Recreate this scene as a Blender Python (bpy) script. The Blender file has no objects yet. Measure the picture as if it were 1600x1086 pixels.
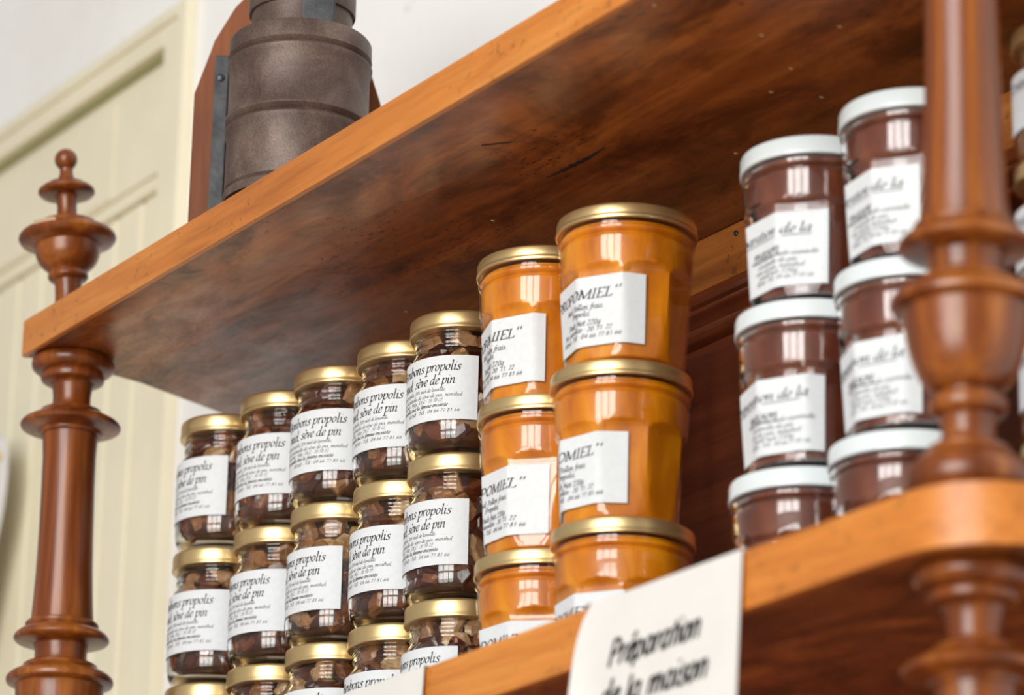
import bpy, bmesh, math, random
from mathutils import Matrix, Vector

random.seed(7)
SC = bpy.context.scene
COL = SC.collection
PI = math.pi

# ------------------------------------------------------------------ camera
CAM_F = 5860.685                      # focal length in pixels of a 1600 px wide frame
CAM_POS = Vector((1.905994, -0.967152, -0.460958))
cr = Vector((0.546476, 0.837229, 0.02028))
cu = Vector((0.260784, -0.193131, 0.945882))
cf = Vector((-0.795836, 0.511613, 0.323877))
cd = bpy.data.cameras.new('camera')
cam = bpy.data.objects.new('camera', cd)
COL.objects.link(cam)
cam.matrix_world = Matrix(((cr.x, cu.x, -cf.x, CAM_POS.x), (cr.y, cu.y, -cf.y, CAM_POS.y),
                           (cr.z, cu.z, -cf.z, CAM_POS.z), (0, 0, 0, 1)))
cd.sensor_fit = 'HORIZONTAL'
cd.sensor_width = 36.0
cd.lens = CAM_F / 1600 * 36.0
cd.clip_start = 0.02
cd.clip_end = 60
cd.dof.use_dof = True
cd.dof.focus_distance = (Vector((0.155, 0.105, 0.18)) - CAM_POS).dot(cf)
cd.dof.aperture_fstop = 7.5
SC.camera = cam

# ------------------------------------------------------------------ light
SC.view_settings.view_transform = 'Standard'
SC.view_settings.look = 'None'
SC.view_settings.gamma = 1
SC.view_settings.use_curve_mapping = False
SC.view_settings.exposure = 0.0

wd = bpy.data.worlds.new('World')
SC.world = wd
wd.use_nodes = True
bg = wd.node_tree.nodes['Background']
bg.inputs['Color'].default_value = (1.0, 0.97, 0.93, 1)
bg.inputs['Strength'].default_value = 0.31

# the tall window of the room, opposite the shelf: one lamp per pane
WC = Vector((1.70, -2.35, 0.55))
wdir = (Vector((0.25, 0.1, 0.15)) - WC).normalized()
wx = wdir.cross(Vector((0, 0, 1))).normalized()
wy = wx.cross(wdir).normalized()
for i in range(3):
    for j in range(2):
        ld = bpy.data.lights.new('window_pane_light', 'AREA')
        ld.shape = 'RECTANGLE'
        ld.size = 0.50
        ld.size_y = 1.15
        ld.energy = 17.5
        ld.color = ((1, .97, .93), (.98, 1, .98), (.90, 1, .92))[i] if j == 0 else (1, .99, .97)
        lo = bpy.data.objects.new('window_pane_light', ld)
        COL.objects.link(lo)
        p = WC + wx * (i - 1) * 0.58 + wy * (j - .5) * 1.25
        lo.matrix_world = Matrix(((wx.x, wy.x, -wdir.x, p.x), (wx.y, wy.y, -wdir.y, p.y),
                                  (wx.z, wy.z, -wdir.z, p.z), (0, 0, 0, 1)))


# ------------------------------------------------------------------ node helpers
def new_mat(name):
    m = bpy.data.materials.new(name)
    m.use_nodes = True
    nt = m.node_tree
    return m, nt, nt.nodes['Principled BSDF']


def N(nt, kind, **kw):
    n = nt.nodes.new(kind)
    for k, v in kw.items():
        if hasattr(n, k):
            setattr(n, k, v)
        else:
            n.inputs[k].default_value = v
    return n


def L(nt, a, b):
    nt.links.new(a, b)


def ramp(nt, stops):
    r = nt.nodes.new('ShaderNodeValToRGB')
    e = r.color_ramp.elements
    while len(e) < len(stops):
        e.new(0.5)
    for k, (p, c) in enumerate(stops):
        e[k].position = p
        e[k].color = (*c, 1)
    return r


def coords(nt, scale):
    tc = nt.nodes.new('ShaderNodeTexCoord')
    mp = nt.nodes.new('ShaderNodeMapping')
    mp.inputs['Scale'].default_value = scale
    L(nt, tc.outputs['Object'], mp.inputs['Vector'])
    return mp.outputs['Vector']


def noise(nt, vec, scale, detail=4, rough=.55, dist=0.0):
    n = N(nt, 'ShaderNodeTexNoise')
    n.inputs['Scale'].default_value = scale
    n.inputs['Detail'].default_value = detail
    n.inputs['Roughness'].default_value = rough
    n.inputs['Distortion'].default_value = dist
    L(nt, vec, n.inputs['Vector'])
    return n.outputs['Fac']


def mixc(nt, fac, a, b, blend='MIX'):
    m = nt.nodes.new('ShaderNodeMix')
    m.data_type = 'RGBA'
    m.blend_type = blend
    if isinstance(fac, float):
        m.inputs[0].default_value = fac
    else:
        L(nt, fac, m.inputs[0])
    for sock, v in ((m.inputs[6], a), (m.inputs[7], b)):
        if isinstance(v, tuple):
            sock.default_value = (*v, 1)
        else:
            L(nt, v, sock)
    return m.outputs[2]


def mth(nt, op, a, b=None):
    m = nt.nodes.new('ShaderNodeMath')
    m.operation = op
    for k, v in ((0, a), (1, b)):
        if v is None:
            continue
        if isinstance(v, (int, float)):
            m.inputs[k].default_value = v
        else:
            L(nt, v, m.inputs[k])
    return m.outputs[0]


def bump(nt, h, bsdf, strength, dist):
    b = nt.nodes.new('ShaderNodeBump')
    b.inputs['Strength'].default_value = strength
    b.inputs['Distance'].default_value = dist
    L(nt, h, b.inputs['Height'])
    L(nt, b.outputs['Normal'], bsdf.inputs['Normal'])


def wood(name, axis, dark, mid, light, rough=.35, coat=.25, stain=0.0, scale=1.0, specks=0.0, bumpy=.25):
    """stretched-grain varnished wood, grain along axis"""
    m, nt, b = new_mat(name)
    s = [38.0 * scale] * 3
    s[axis] = 3.2 * scale
    v = coords(nt, tuple(s))
    g = noise(nt, v, 1.0, 6, .62, .6)
    s2 = [260.0] * 3
    s2[axis] = 14.0
    v2 = coords(nt, tuple(s2))
    f = noise(nt, v2, 1.0, 3, .6)
    r = ramp(nt, [(.25, dark), (.52, mid), (.78, light)])
    L(nt, g, r.inputs['Fac'])
    fr = ramp(nt, [(.3, (.66, .6, .55)), (.55, (1, 1, 1))])
    L(nt, f, fr.inputs['Fac'])
    c = mixc(nt, .55, r.outputs['Color'], fr.outputs['Color'], 'MULTIPLY')
    if stain > 0:
        v3 = coords(nt, (9, 16, 9))
        st = noise(nt, v3, 1.0, 7, .68, .9)
        sr = ramp(nt, [(.47, (1, 1, 1)), (.60, (.30, .24, .26)), (.74, (.10, .08, .10))])
        L(nt, st, sr.inputs['Fac'])
        c = mixc(nt, stain, c, sr.outputs['Color'], 'MULTIPLY')
    if stain > 0:
        v6 = coords(nt, (22, 46, 22))
        mo = noise(nt, v6, 1.0, 6, .7, .5)
        mr = ramp(nt, [(.34, (.55, .50, .50)), (.52, (1, 1, 1)), (.68, (1.0, 1.0, 1.0))])
        L(nt, mo, mr.inputs['Fac'])
        c = mixc(nt, stain * .8, c, mr.outputs['Color'], 'MULTIPLY')
        rr = nt.nodes.new('ShaderNodeMapRange')
        rr.inputs['From Min'].default_value = .35
        rr.inputs['From Max'].default_value = .65
        rr.inputs['To Min'].default_value = rough + .12
        rr.inputs['To Max'].default_value = rough - .08
        L(nt, mo, rr.inputs['Value'])
        L(nt, rr.outputs['Result'], b.inputs['Roughness'])
    if specks > 0:
        v4 = coords(nt, (150, 420, 150))
        sp = noise(nt, v4, 1.0, 4, .7)
        v5 = coords(nt, (6, 10, 6))
        ms = noise(nt, v5, 1.0, 3, .6)
        k = mth(nt, 'MULTIPLY', mth(nt, 'GREATER_THAN', sp, .60), mth(nt, 'GREATER_THAN', ms, .50))
        c = mixc(nt, mth(nt, 'MULTIPLY', k, specks), c, (.012, .008, .008))
    L(nt, c, b.inputs['Base Color'])
    if not stain:
        b.inputs['Roughness'].default_value = rough
    b.inputs['Coat Weight'].default_value = coat
    b.inputs['Coat Roughness'].default_value = .22
    bump(nt, f, b, bumpy, .0006)
    return m


def plain(name, col, rough=.5, metal=0.0, coat=0.0, nscale=0, namt=.12, bumpy=0.0, bscale=60, sheen=None):
    m, nt, b = new_mat(name)
    b.inputs['Base Color'].default_value = (*col, 1)
    b.inputs['Roughness'].default_value = rough
    b.inputs['Metallic'].default_value = metal
    b.inputs['Coat Weight'].default_value = coat
    if nscale:
        f = noise(nt, coords(nt, (1, 1, 1)), nscale, 6, .6)
        lo = tuple(max(0, c * (1 - namt * 2)) for c in col)
        hi = tuple(min(1, c * (1 + namt)) for c in col)
        r = ramp(nt, [(.3, lo), (.62, hi)])
        L(nt, f, r.inputs['Fac'])
        L(nt, r.outputs['Color'], b.inputs['Base Color'])
    if bumpy:
        bump(nt, noise(nt, coords(nt, (1, 1, 1)), bscale, 5, .6), b, bumpy, .002)
    return m


# ------------------------------------------------------------------ materials
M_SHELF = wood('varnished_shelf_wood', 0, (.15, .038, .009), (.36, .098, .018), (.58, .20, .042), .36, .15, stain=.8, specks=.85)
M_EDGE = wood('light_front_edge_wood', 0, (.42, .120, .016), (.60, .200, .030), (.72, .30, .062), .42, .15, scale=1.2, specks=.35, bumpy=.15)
M_POST = wood('turned_post_wood', 2, (.050, .009, .003), (.205, .048, .007), (.46, .150, .020), .30, .15, scale=1.3)
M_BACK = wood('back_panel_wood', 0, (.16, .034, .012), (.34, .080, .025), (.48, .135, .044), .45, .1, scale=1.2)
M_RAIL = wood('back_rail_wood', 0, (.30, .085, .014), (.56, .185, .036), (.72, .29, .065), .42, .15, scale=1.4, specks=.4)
M_MOULD = wood('moulding_wood', 0, (.16, .032, .010), (.32, .075, .020), (.46, .13, .036), .32, .35)
M_GOLD = plain('gold_lid_metal', (.84, .62, .30), .33, .88, 0, 40, .06)
M_WHITELID = plain('white_lid_enamel', (.70, .745, .76), .32, 0, .3)
M_PAPER = plain('label_paper', (.70, .715, .735), .65, 0, 0, 300, .02)
M_CARD = plain('sign_card', (.70, .67, .645), .7, 0, 0, 30, .02)
M_INK = plain('black_ink', (.018, .018, .022), .6)
M_INKSOFT = plain('grey_ink', (.085, .085, .10), .7)
M_TIN = None
M_CREAM = plain('cream_door_paint', (.86, .79, .60), .45, 0, .1, 7, .03)
M_GROOVE_SHADE = plain('painted_groove_shade', (.34, .34, .16), .6)  # dark olive stands in for the shade in the door's top groove
M_STEEL = plain('grey_steel', (.06, .06, .064), .5, .6, 0, 60, .25, .3)
M_RIVET = plain('rivet_steel', (.07, .08, .09), .4, .7)
M_BOARD = wood('smoker_board_wood', 2, (.10, .020, .004), (.22, .056, .010), (.34, .10, .022), .65, .0)
M_LEATHER = plain('dark_leather', (.05, .022, .016), .6, 0, 0, 90, .3, .4)
M_FLOOR = plain('terracotta_tile', (.66, .45, .29), .5, 0, 0, 3, .1)
M_YELLOW = plain('yellow_print', (.85, .55, .18), .6)
M_CRACK = plain('split_dark_wood', (.012, .007, .006), .8)
M_NAIL = plain('pale_chip', (.55, .36, .22), .6)


def plaster():
    m, nt, b = new_mat('white_plaster')
    v = coords(nt, (1, 1, 1))
    a = noise(nt, v, 5.0, 6, .6, .4)
    r = ramp(nt, [(.32, (.83, .805, .78)), (.5, (.885, .87, .85)), (.7, (.91, .90, .885))])
    L(nt, a, r.inputs['Fac'])
    s = noise(nt, v, 42.0, 5, .7)
    k = ramp(nt, [(.62, (1, 1, 1)), (.74, (.80, .77, .74))])
    L(nt, s, k.inputs['Fac'])
    c = mixc(nt, .7, r.outputs['Color'], k.outputs['Color'], 'MULTIPLY')
    L(nt, c, b.inputs['Base Color'])
    b.inputs['Roughness'].default_value = .85
    bump(nt, a, b, .25, .01)
    return m


def tin():
    m, nt, b = new_mat('rusty_brown_tin')
    v = coords(nt, (1, 1, 1))
    a = noise(nt, v, 26.0, 7, .65, .5)
    r = ramp(nt, [(.30, (.060, .034, .026)), (.5, (.120, .076, .060)), (.72, (.22, .155, .125))])
    L(nt, a, r.inputs['Fac'])
    s = noise(nt, v, 900.0, 2, .6)
    k = ramp(nt, [(.35, (.5, .46, .44)), (.6, (1, 1, 1))])
    L(nt, s, k.inputs['Fac'])
    c = mixc(nt, .6, r.outputs['Color'], k.outputs['Color'], 'MULTIPLY')
    L(nt, c, b.inputs['Base Color'])
    b.inputs['Metallic'].default_value = .25
    b.inputs['Roughness'].default_value = .48
    bump(nt, s, b, .2, .0006)
    return m


def glass(name, tint, refl=1.0):
    """thin clear glass: transmits straight through, reflects more at grazing angles"""
    m = bpy.data.materials.new(name)
    m.use_nodes = True
    nt = m.node_tree
    nt.nodes.clear()
    out = nt.nodes.new('ShaderNodeOutputMaterial')
    tr = N(nt, 'ShaderNodeBsdfTransparent')
    tr.inputs['Color'].default_value = (*tint, 1)
    gl = N(nt, 'ShaderNodeBsdfGlossy')
    gl.inputs['Roughness'].default_value = .045
    gl.inputs['Color'].default_value = (1, 1, 1, 1)
    lw = N(nt, 'ShaderNodeLayerWeight')
    lw.inputs['Blend'].default_value = .5
    p = mth(nt, 'POWER', lw.outputs['Facing'], 3.2)
    f = mth(nt, 'MULTIPLY_ADD', p, .62 * refl)
    f.node.inputs[2].default_value = .052 * refl
    mx = nt.nodes.new('ShaderNodeMixShader')
    L(nt, f, mx.inputs[0])
    L(nt, tr.outputs[0], mx.inputs[1])
    L(nt, gl.outputs[0], mx.inputs[2])
    L(nt, mx.outputs[0], out.inputs['Surface'])
    return m


def honey(name, deep, mid, light, sss):
    m, nt, b = new_mat(name)
    v = coords(nt, (1, 1, .35))
    a = noise(nt, v, 60.0, 4, .55, .4)
    r = ramp(nt, [(.3, deep), (.5, mid), (.72, light)])
    L(nt, a, r.inputs['Fac'])
    s = noise(nt, coords(nt, (1, 1, 1)), 420.0, 2, .5)
    k = ramp(nt, [(.70, (1, 1, 1)), (.78, (.45, .33, .2))])
    L(nt, s, k.inputs['Fac'])
    c = mixc(nt, .8, r.outputs['Color'], k.outputs['Color'], 'MULTIPLY')
    L(nt, c, b.inputs['Base Color'])
    b.inputs['Roughness'].default_value = .35
    b.inputs['Subsurface Weight'].default_value = sss
    b.inputs['Subsurface Radius'].default_value = (1, .35, .05)
    b.inputs['Subsurface Scale'].default_value = .006
    return m


def candy_mat():
    m, nt, b = new_mat('sugar_candy')
    oi = nt.nodes.new('ShaderNodeObjectInfo')
    r = ramp(nt, [(0, (.07, .015, .008)), (.30, (.17, .038, .014)), (.52, (.32, .10, .03)), (.72, (.52, .24, .085)), (1, (.78, .52, .28))])
    L(nt, oi.outputs['Random'], r.inputs['Fac'])
    a = noise(nt, coords(nt, (1, 1, 1)), 190.0, 4, .6)
    k = ramp(nt, [(.35, (.5, .42, .38)), (.65, (1.0, 1.0, 1.0))])
    L(nt, a, k.inputs['Fac'])
    c = mixc(nt, .75, r.outputs['Color'], k.outputs['Color'], 'MULTIPLY')
    L(nt, c, b.inputs['Base Color'])
    b.inputs['Roughness'].default_value = .22
    b.inputs['Coat Weight'].default_value = .3
    bump(nt, a, b, .4, .002)
    return m


M_PLASTER = plaster()
M_TIN = tin()
M_GLASS = glass('clear_jar_glass', (.97, .975, .97))
M_GLASS2 = glass('clear_facet_glass', (.97, .97, .96), .9)
M_SOLID, _nt, _b = new_mat('thick_jar_glass')
_b.inputs['Base Color'].default_value = (.99, .99, .985, 1)
_b.inputs['Transmission Weight'].default_value = 1
_b.inputs['Roughness'].default_value = 0.0
_b.inputs['IOR'].default_value = 1.47
M_INKGREY = plain('faded_ink', (.045, .045, .05), .6)
M_HONEY = honey('orange_honey_cream', (.48, .128, .002), (.66, .205, .002), (.80, .30, .005), .35)
M_SYRUP = honey('dark_red_brown_syrup', (.13, .021, .007), (.20, .041, .014), (.29, .080, .031), .15)
M_AMBER = honey('dark_amber_honey', (.16, .05, .01), (.26, .09, .02), (.36, .14, .03), .2)
M_CANDY = candy_mat()
M_CORE = honey('dark_candy_mass', (.030, .010, .007), (.075, .022, .012), (.16, .055, .024), .0)


# ------------------------------------------------------------------ object helpers
def empty(name, loc=(0, 0, 0)):
    o = bpy.data.objects.new(name, None)
    o.empty_display_size = .02
    o.location = loc
    COL.objects.link(o)
    return o


def tag(o, label=None, cat=None, group=None, kind=None):
    for k, v in (('label', label), ('category', cat), ('group', group), ('kind', kind)):
        if v:
            o[k] = v
    return o


def link_mesh(name, me, mat, parent=None, loc=(0, 0, 0)):
    if mat and not me.materials:
        me.materials.append(mat)
    o = bpy.data.objects.new(name, me)
    o.location = loc
    COL.objects.link(o)
    if parent:
        o.parent = parent
    return o


def to_mesh(name, verts, faces, smooth=None):
    me = bpy.data.meshes.new(name)
    me.from_pydata([tuple(v) for v in verts], [], faces)
    me.validate()
    if smooth is not None:
        me.polygons.foreach_set('use_smooth', [True] * len(me.polygons))
        if smooth < 3:
            me.set_sharp_from_angle(angle=smooth)
    me.update()
    return me


def lathe_mesh(name, prof, n=48, smooth=.75, cap=True, off=lambda z: (0, 0)):
    """profile (z, r) revolved about z"""
    vs, fs = [], []
    for z, r in prof:
        ox, oy = off(z)
        for k in range(n):
            a = 2 * PI * k / n
            vs.append((ox + r * math.cos(a), oy + r * math.sin(a), z))
    m = len(prof)
    up = prof[-1][0] > prof[0][0]
    for i in range(m - 1):
        for k in range(n):
            q = (i * n + k, i * n + (k + 1) % n, (i + 1) * n + (k + 1) % n, (i + 1) * n + k)
            fs.append(q if up else q[::-1])
    if cap:
        a, b = list(range(n)), list(range((m - 1) * n, m * n))
        fs += [tuple(a[::-1] if up else a), tuple(b if up else b[::-1])]
    return to_mesh(name, vs, fs, smooth)


def cr_curve(pts, sub):
    """Catmull-Rom through points"""
    if len(pts) < 3 or sub < 2:
        return list(pts)
    out = []
    P = [pts[0]] + list(pts) + [pts[-1]]
    for i in range(1, len(P) - 2):
        p0, p1, p2, p3 = P[i - 1], P[i], P[i + 1], P[i + 2]
        for s in range(sub):
            t = s / sub
            out.append(tuple(.5 * ((2 * b) + (c - a) * t + (2 * a - 5 * b + 4 * c - d) * t * t + (3 * b - a - 3 * c + d) * t ** 3)
                             for a, b, c, d in zip(p0, p1, p2, p3)))
    out.append(tuple(pts[-1]))
    return out


def box_bm(bm, x0, x1, y0, y1, z0, z1, bev=0.0):
    r = bmesh.ops.create_cube(bm, size=1)
    for v in r['verts']:
        v.co = Vector(((x0 + x1) / 2 + v.co.x * (x1 - x0), (y0 + y1) / 2 + v.co.y * (y1 - y0), (z0 + z1) / 2 + v.co.z * (z1 - z0)))
    if bev:
        es = list({e for v in r['verts'] for e in v.link_edges})
        bmesh.ops.bevel(bm, geom=es, offset=bev, segments=2, affect='EDGES', profile=.6)


def box(name, x0, x1, y0, y1, z0, z1, mat, parent=None, bev=.0):
    bm = bmesh.new()
    box_bm(bm, x0, x1, y0, y1, z0, z1, bev)
    me = bpy.data.meshes.new(name)
    bm.to_mesh(me)
    bm.free()
    return link_mesh(name, me, mat, parent)


def prism_mesh(name, outline, z0, z1, bev=0.0):
    """closed outline [(x,y)] counter-clockwise, extruded z0..z1"""
    bm = bmesh.new()
    lo = [bm.verts.new((x, y, z0)) for x, y in outline]
    hi = [bm.verts.new((x, y, z1)) for x, y in outline]
    n = len(outline)
    bm.faces.new(lo[::-1])
    bm.faces.new(hi)
    for k in range(n):
        bm.faces.new((lo[k], lo[(k + 1) % n], hi[(k + 1) % n], hi[k]))
    if bev:
        es = [e for e in bm.edges if abs(e.verts[0].co.z - e.verts[1].co.z) < 1e-7]
        bmesh.ops.bevel(bm, geom=es, offset=bev, segments=2, affect='EDGES', profile=.6)
    me = bpy.data.meshes.new(name)
    bm.to_mesh(me)
    bm.free()
    me.polygons.foreach_set('use_smooth', [True] * len(me.polygons))
    me.set_sharp_from_angle(angle=.5)
    return me


# ------------------------------------------------------------------ setting: wall, floor, panelled door
WALL_Y = .258
tag(box('floor', -3.2, 3.6, -3.6, WALL_Y, -2.0, -1.95, M_FLOOR), kind='structure')

DX1 = -.4568                          # right outer edge of the door casing
DX0 = -1.36
DT = .7245
tag(box('wall_back', DX1 - .006, 3.6, WALL_Y, WALL_Y + .1, -1.95, 2.2, M_PLASTER), kind='structure')
tag(box('wall_back', -3.2, DX0 + .006, WALL_Y, WALL_Y + .1, -1.95, 2.2, M_PLASTER), kind='structure')
tag(box('wall_back', DX0 + .006, DX1 - .006, WALL_Y, WALL_Y + .1, DT - .006, 2.2, M_PLASTER), kind='structure')
door = tag(empty('door_1', (0, WALL_Y, -1.95)), kind='structure')
DZ = 1.95


def dbox(name, x0, x1, y0, y1, z0, z1, mat, bev=.0015, parent=door):
    o = box(name, x0, x1, y0 - WALL_Y, y1 - WALL_Y, z0 + DZ, z1 + DZ, mat, None, bev)
    o.parent = parent
    return o


FY = .2500                            # face of the door frame
PY = .2625                            # face of its sunk panels
BK = .2800
# casing strip round the door
dbox('casing', DX1 - .0148, DX1, FY - .0025, WALL_Y, -1.95, DT, M_CREAM)
dbox('casing', DX0, DX1 - .0148, FY - .0025, WALL_Y, DT - .010, DT, M_CREAM)
dbox('casing', DX0, DX0 + .0148, FY - .0025, WALL_Y, -1.95, DT - .010, M_CREAM)
SX = -.4960                           # inner edge of the right stile
dbox('stile', SX, DX1 - .0150, FY, BK, -1.95, DT - .0103, M_CREAM)
dbox('stile', DX0 + .0150, DX0 + .06, FY, BK, -1.95, DT - .0103, M_CREAM)
dbox('rail', DX0 + .06, SX, FY, BK, .6975, DT - .0103, M_CREAM)
dbox('panel', DX0 + .06, SX, PY, BK, .5905, .6975, M_CREAM, 0)
dbox('raised_field', DX0 + .078, SX - .016, PY - .003, PY, .600, .684, M_CREAM, .002)
dbox('raised_field', DX0 + .078, SX - .094, PY - .0042, PY - .003, .602, .682, M_CREAM, .0005)
dbox('groove_strip', DX0 + .06, SX, FY + .006, PY, .6940, .6974, M_GROOVE_SHADE, .001)  # added strip, the shade under the top rail put in as colour
dbox('groove_strip', DX0 + .06, SX, PY - .0045, PY, .5850, .5905, M_CREAM, .0012)
# lower field of vertical tongue and groove boards
bx = SX
while bx - .0432 > DX0 + .06:
    dbox('plank', bx - .0424, bx - .0004, PY - .001, BK - .004, -1.94, .5850, M_CREAM, .004)
    bx -= .0432
dbox('backing', DX0 + .06, SX, BK - .004, BK, -1.94, .5850, M_CREAM, 0)

# white sheet hanging on the door, far left, curling at its edge
paper = tag(empty('paper_notice', (-.80, .2387, .33)), 'curling white paper sheet with a small yellow mark hung on the cream door', 'paper')
vs, fs = [], []
prof = [(.4372, -.727), (.432, -.710), (.4256, -.7022), (.412, -.6975), (.397, -.6958), (.382, -.697), (.3667, -.6994), (.350, -.705), (.3328, -.7117), (.28, -.728), (.22, -.742)]
for i, (z, xr) in enumerate(prof):
    for j in range(7):
        t = j / 6
        x = -.86 + (xr + .86) * t
        vs.append((x + .80, -.0005 - .004 * t * t, z - .33))
nr = len(prof)
for i in range(nr - 1):
    for j in range(6):
        a = i * 7 + j
        fs.append((a, a + 7, a + 8, a + 1))
me = to_mesh('sheet', vs, fs, 3.2)
sh = link_mesh('sheet', me, M_CARD, paper)
md = sh.modifiers.new('thickness', 'SOLIDIFY')
md.thickness = .0004
bm = bmesh.new()
bmesh.ops.create_circle(bm, cap_ends=True, radius=.0042, segments=14)
for v in bm.verts:
    v.co = Vector((v.co.x - .7115 + .80, -.0051, v.co.y + .4142 - .33))
me = bpy.data.meshes.new('yellow_mark')
bm.to_mesh(me)
bm.free()
link_mesh('yellow_mark', me, M_YELLOW, paper)

# ------------------------------------------------------------------ shelf unit
G = .30607                            # underside of the upper board; the lower board's top is z = 0
TU, TL = .02285, .02642
unit = tag(empty('shelf_unit', (0, .12, 0)), 'varnished red brown wooden wall shelf with turned corner posts holding the jars', 'shelf')
UO = Vector((0, .12, 0))


def part(name, me, mat, parent=unit, loc=(0, 0, 0)):
    o = link_mesh(name, me, mat, parent)
    o.location = Vector(loc) - (UO if parent is unit else Vector((0, 0, 0)))
    return o


def arc(cx, cy, r, a0, a1, n):
    return [(cx + r * math.cos(math.radians(a0 + (a1 - a0) * k / n)), cy + r * math.sin(math.radians(a0 + (a1 - a0) * k / n))) for k in range(n + 1)]


def board_outline(x0, x1, rl, rr, yf):
    """counter-clockwise from the front left corner; the left end flares at the back, corners rounded"""
    o = arc(x0 + rl, yf + rl, rl, 180, 270, 6)
    o += arc(x1 - rr, yf + rr, rr, 270, 360, 10)
    o += [(x1, .13), (x1 + .010, .18), (x1 + .016, WALL_Y)]
    b0 = -.1785
    o += [(b0 - .048, WALL_Y), (b0 - .030, .160), (b0 - .020, .134), (b0 - .012, .1104), (b0 - .0045, .088), (b0, .0665)]
    return o


EDG = .0035                           # thickness of the light front lipping


def shelf(name, z0, t, x0, x1, rl, rr):
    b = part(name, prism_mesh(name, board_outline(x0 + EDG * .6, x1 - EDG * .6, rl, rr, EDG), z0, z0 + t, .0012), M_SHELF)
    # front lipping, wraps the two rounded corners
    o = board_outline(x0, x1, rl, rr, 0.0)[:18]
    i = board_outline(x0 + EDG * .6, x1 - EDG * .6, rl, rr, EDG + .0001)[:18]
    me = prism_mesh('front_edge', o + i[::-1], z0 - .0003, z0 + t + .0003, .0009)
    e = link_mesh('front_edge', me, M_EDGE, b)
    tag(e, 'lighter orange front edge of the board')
    return b


upper = shelf('shelf_board', G, TU, -.1820, .757, .004, .045)
for pts, w in (([(.2777, .0996), (.2896, .1011), (.3043, .1019), (.3163, .1023), (.3347, .1003)], .0024), ([(.2973, .0443), (.3018, .0488), (.3111, .0553)], .0012)):
    pts = cr_curve(pts, 5)
    vs, fs = [], []
    for k, (x, y) in enumerate(pts):
        h = w * math.sin(PI * (k + .25) / (len(pts) - .5)) * (.75 + .25 * math.sin(k * 2.3))
        vs += [(x, y - h, G - .0001), (x + h * .4, y, G - .0007), (x, y + h, G - .0001)]
        if k:
            b = 3 * k
            fs += [(b - 3, b - 2, b + 1, b), (b - 2, b - 1, b + 2, b + 1)]
    tag(link_mesh('crack', to_mesh('crack', vs, fs, 3.2), M_CRACK, upper), 'dark splintered crack')
bm = bmesh.new()
for x, y in ((.4588, .1536), (.5365, .1051), (.3684, .1642), (.4488, .1279), (.4799, .1173), (.5053, .0795), (.5038, .014), (.0395, .155), (.203, .1127)):
    r = bmesh.ops.create_icosphere(bm, subdivisions=1, radius=.0011)
    for v in r['verts']:
        v.co = Vector((x + v.co.x, y + v.co.y * 1.5, G + v.co.z * .4))
me = bpy.data.meshes.new('paint_speck')
bm.to_mesh(me)
bm.free()
tag(link_mesh('paint_speck', me, M_NAIL, upper), 'tiny pale paint specks', kind='stuff')
shelf('shelf_board', -TL, TL, -.1820, .757, .004, .045)
shelf('shelf_board', -TL - G - TU, TU, -.1820, .757, .004, .045)
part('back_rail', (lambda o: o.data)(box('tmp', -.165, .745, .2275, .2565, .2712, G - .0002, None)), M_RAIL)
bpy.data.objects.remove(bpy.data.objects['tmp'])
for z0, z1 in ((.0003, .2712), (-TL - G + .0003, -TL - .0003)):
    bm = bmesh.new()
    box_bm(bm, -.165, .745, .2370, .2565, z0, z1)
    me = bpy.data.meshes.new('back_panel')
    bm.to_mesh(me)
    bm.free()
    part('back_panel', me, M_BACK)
# ogee moulding under the rail: profile in (y, z) swept along x
mp = [(.2370, .2711), (.2225, .2711), (.2205, .2700), (.2188, .2672), (.2186, .2648), (.2198, .2624), (.2222, .2610), (.2226, .2598), (.2208, .2590),
      (.2206, .2578), (.2224, .2566), (.2262, .2552), (.2288, .2530), (.2292, .2514), (.2280, .2506), (.2278, .2490), (.2296, .2472), (.2330, .2458), (.2370, .2456)]
vs, fs = [], []
for x in (-.165, .745):
    vs += [(x, y, z) for y, z in mp]
n = len(mp)
for k in range(n):
    fs.append((k, (k + 1) % n, n + (k + 1) % n, n + k))
fs += [tuple(range(n))[::-1], tuple(range(n, 2 * n))]
part('moulding', to_mesh('moulding', vs, fs, .5), M_MOULD)
# nail head in the rail
part('nail', lathe_mesh('nail', [(-.0006, .0016), (.0004, .0017), (.001, .0010)], 12), M_RIVET, unit, (.283, .2270, .2995)).rotation_euler = (PI / 2, 0, 0)

# turned posts ------------------------------------------------------
COLLAR = [(.3061, .0215), (.3054, .0248), (.3035, .0263), (.3008, .0266), (.2985, .0260), (.2966, .0240), (.2958, .0212), (.2952, .0196), (.2940, .0203), (.2922, .0205),
          (.2904, .0198), (.2893, .0180), (.2885, .0146), (.2870, .0134)]
SHAFT = [(.2870, .0134), (.2845, .0126), (.2800, .0121), (.2755, .0122), (.2728, .0128), (.2715, .0140)]
URING = [(.2715, .0140), (.2712, .0180), (.2705, .0194), (.2692, .0197), (.2682, .0206), (.2668, .0235), (.2650, .0272), (.2632, .0302), (.2616, .0317), (.2603, .0321),
         (.2590, .0315), (.2580, .0290), (.2572, .0250), (.2568, .0222), (.2562, .0206), (.2550, .0203), (.2541, .0198), (.2538, .0180)]
COLUMN = [(.2538, .0180), (.2500, .0175), (.2400, .01695), (.2200, .0169), (.1900, .0172), (.1650, .01785), (.1450, .0188), (.1345, .0195), (.1315, .0198)]
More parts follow.
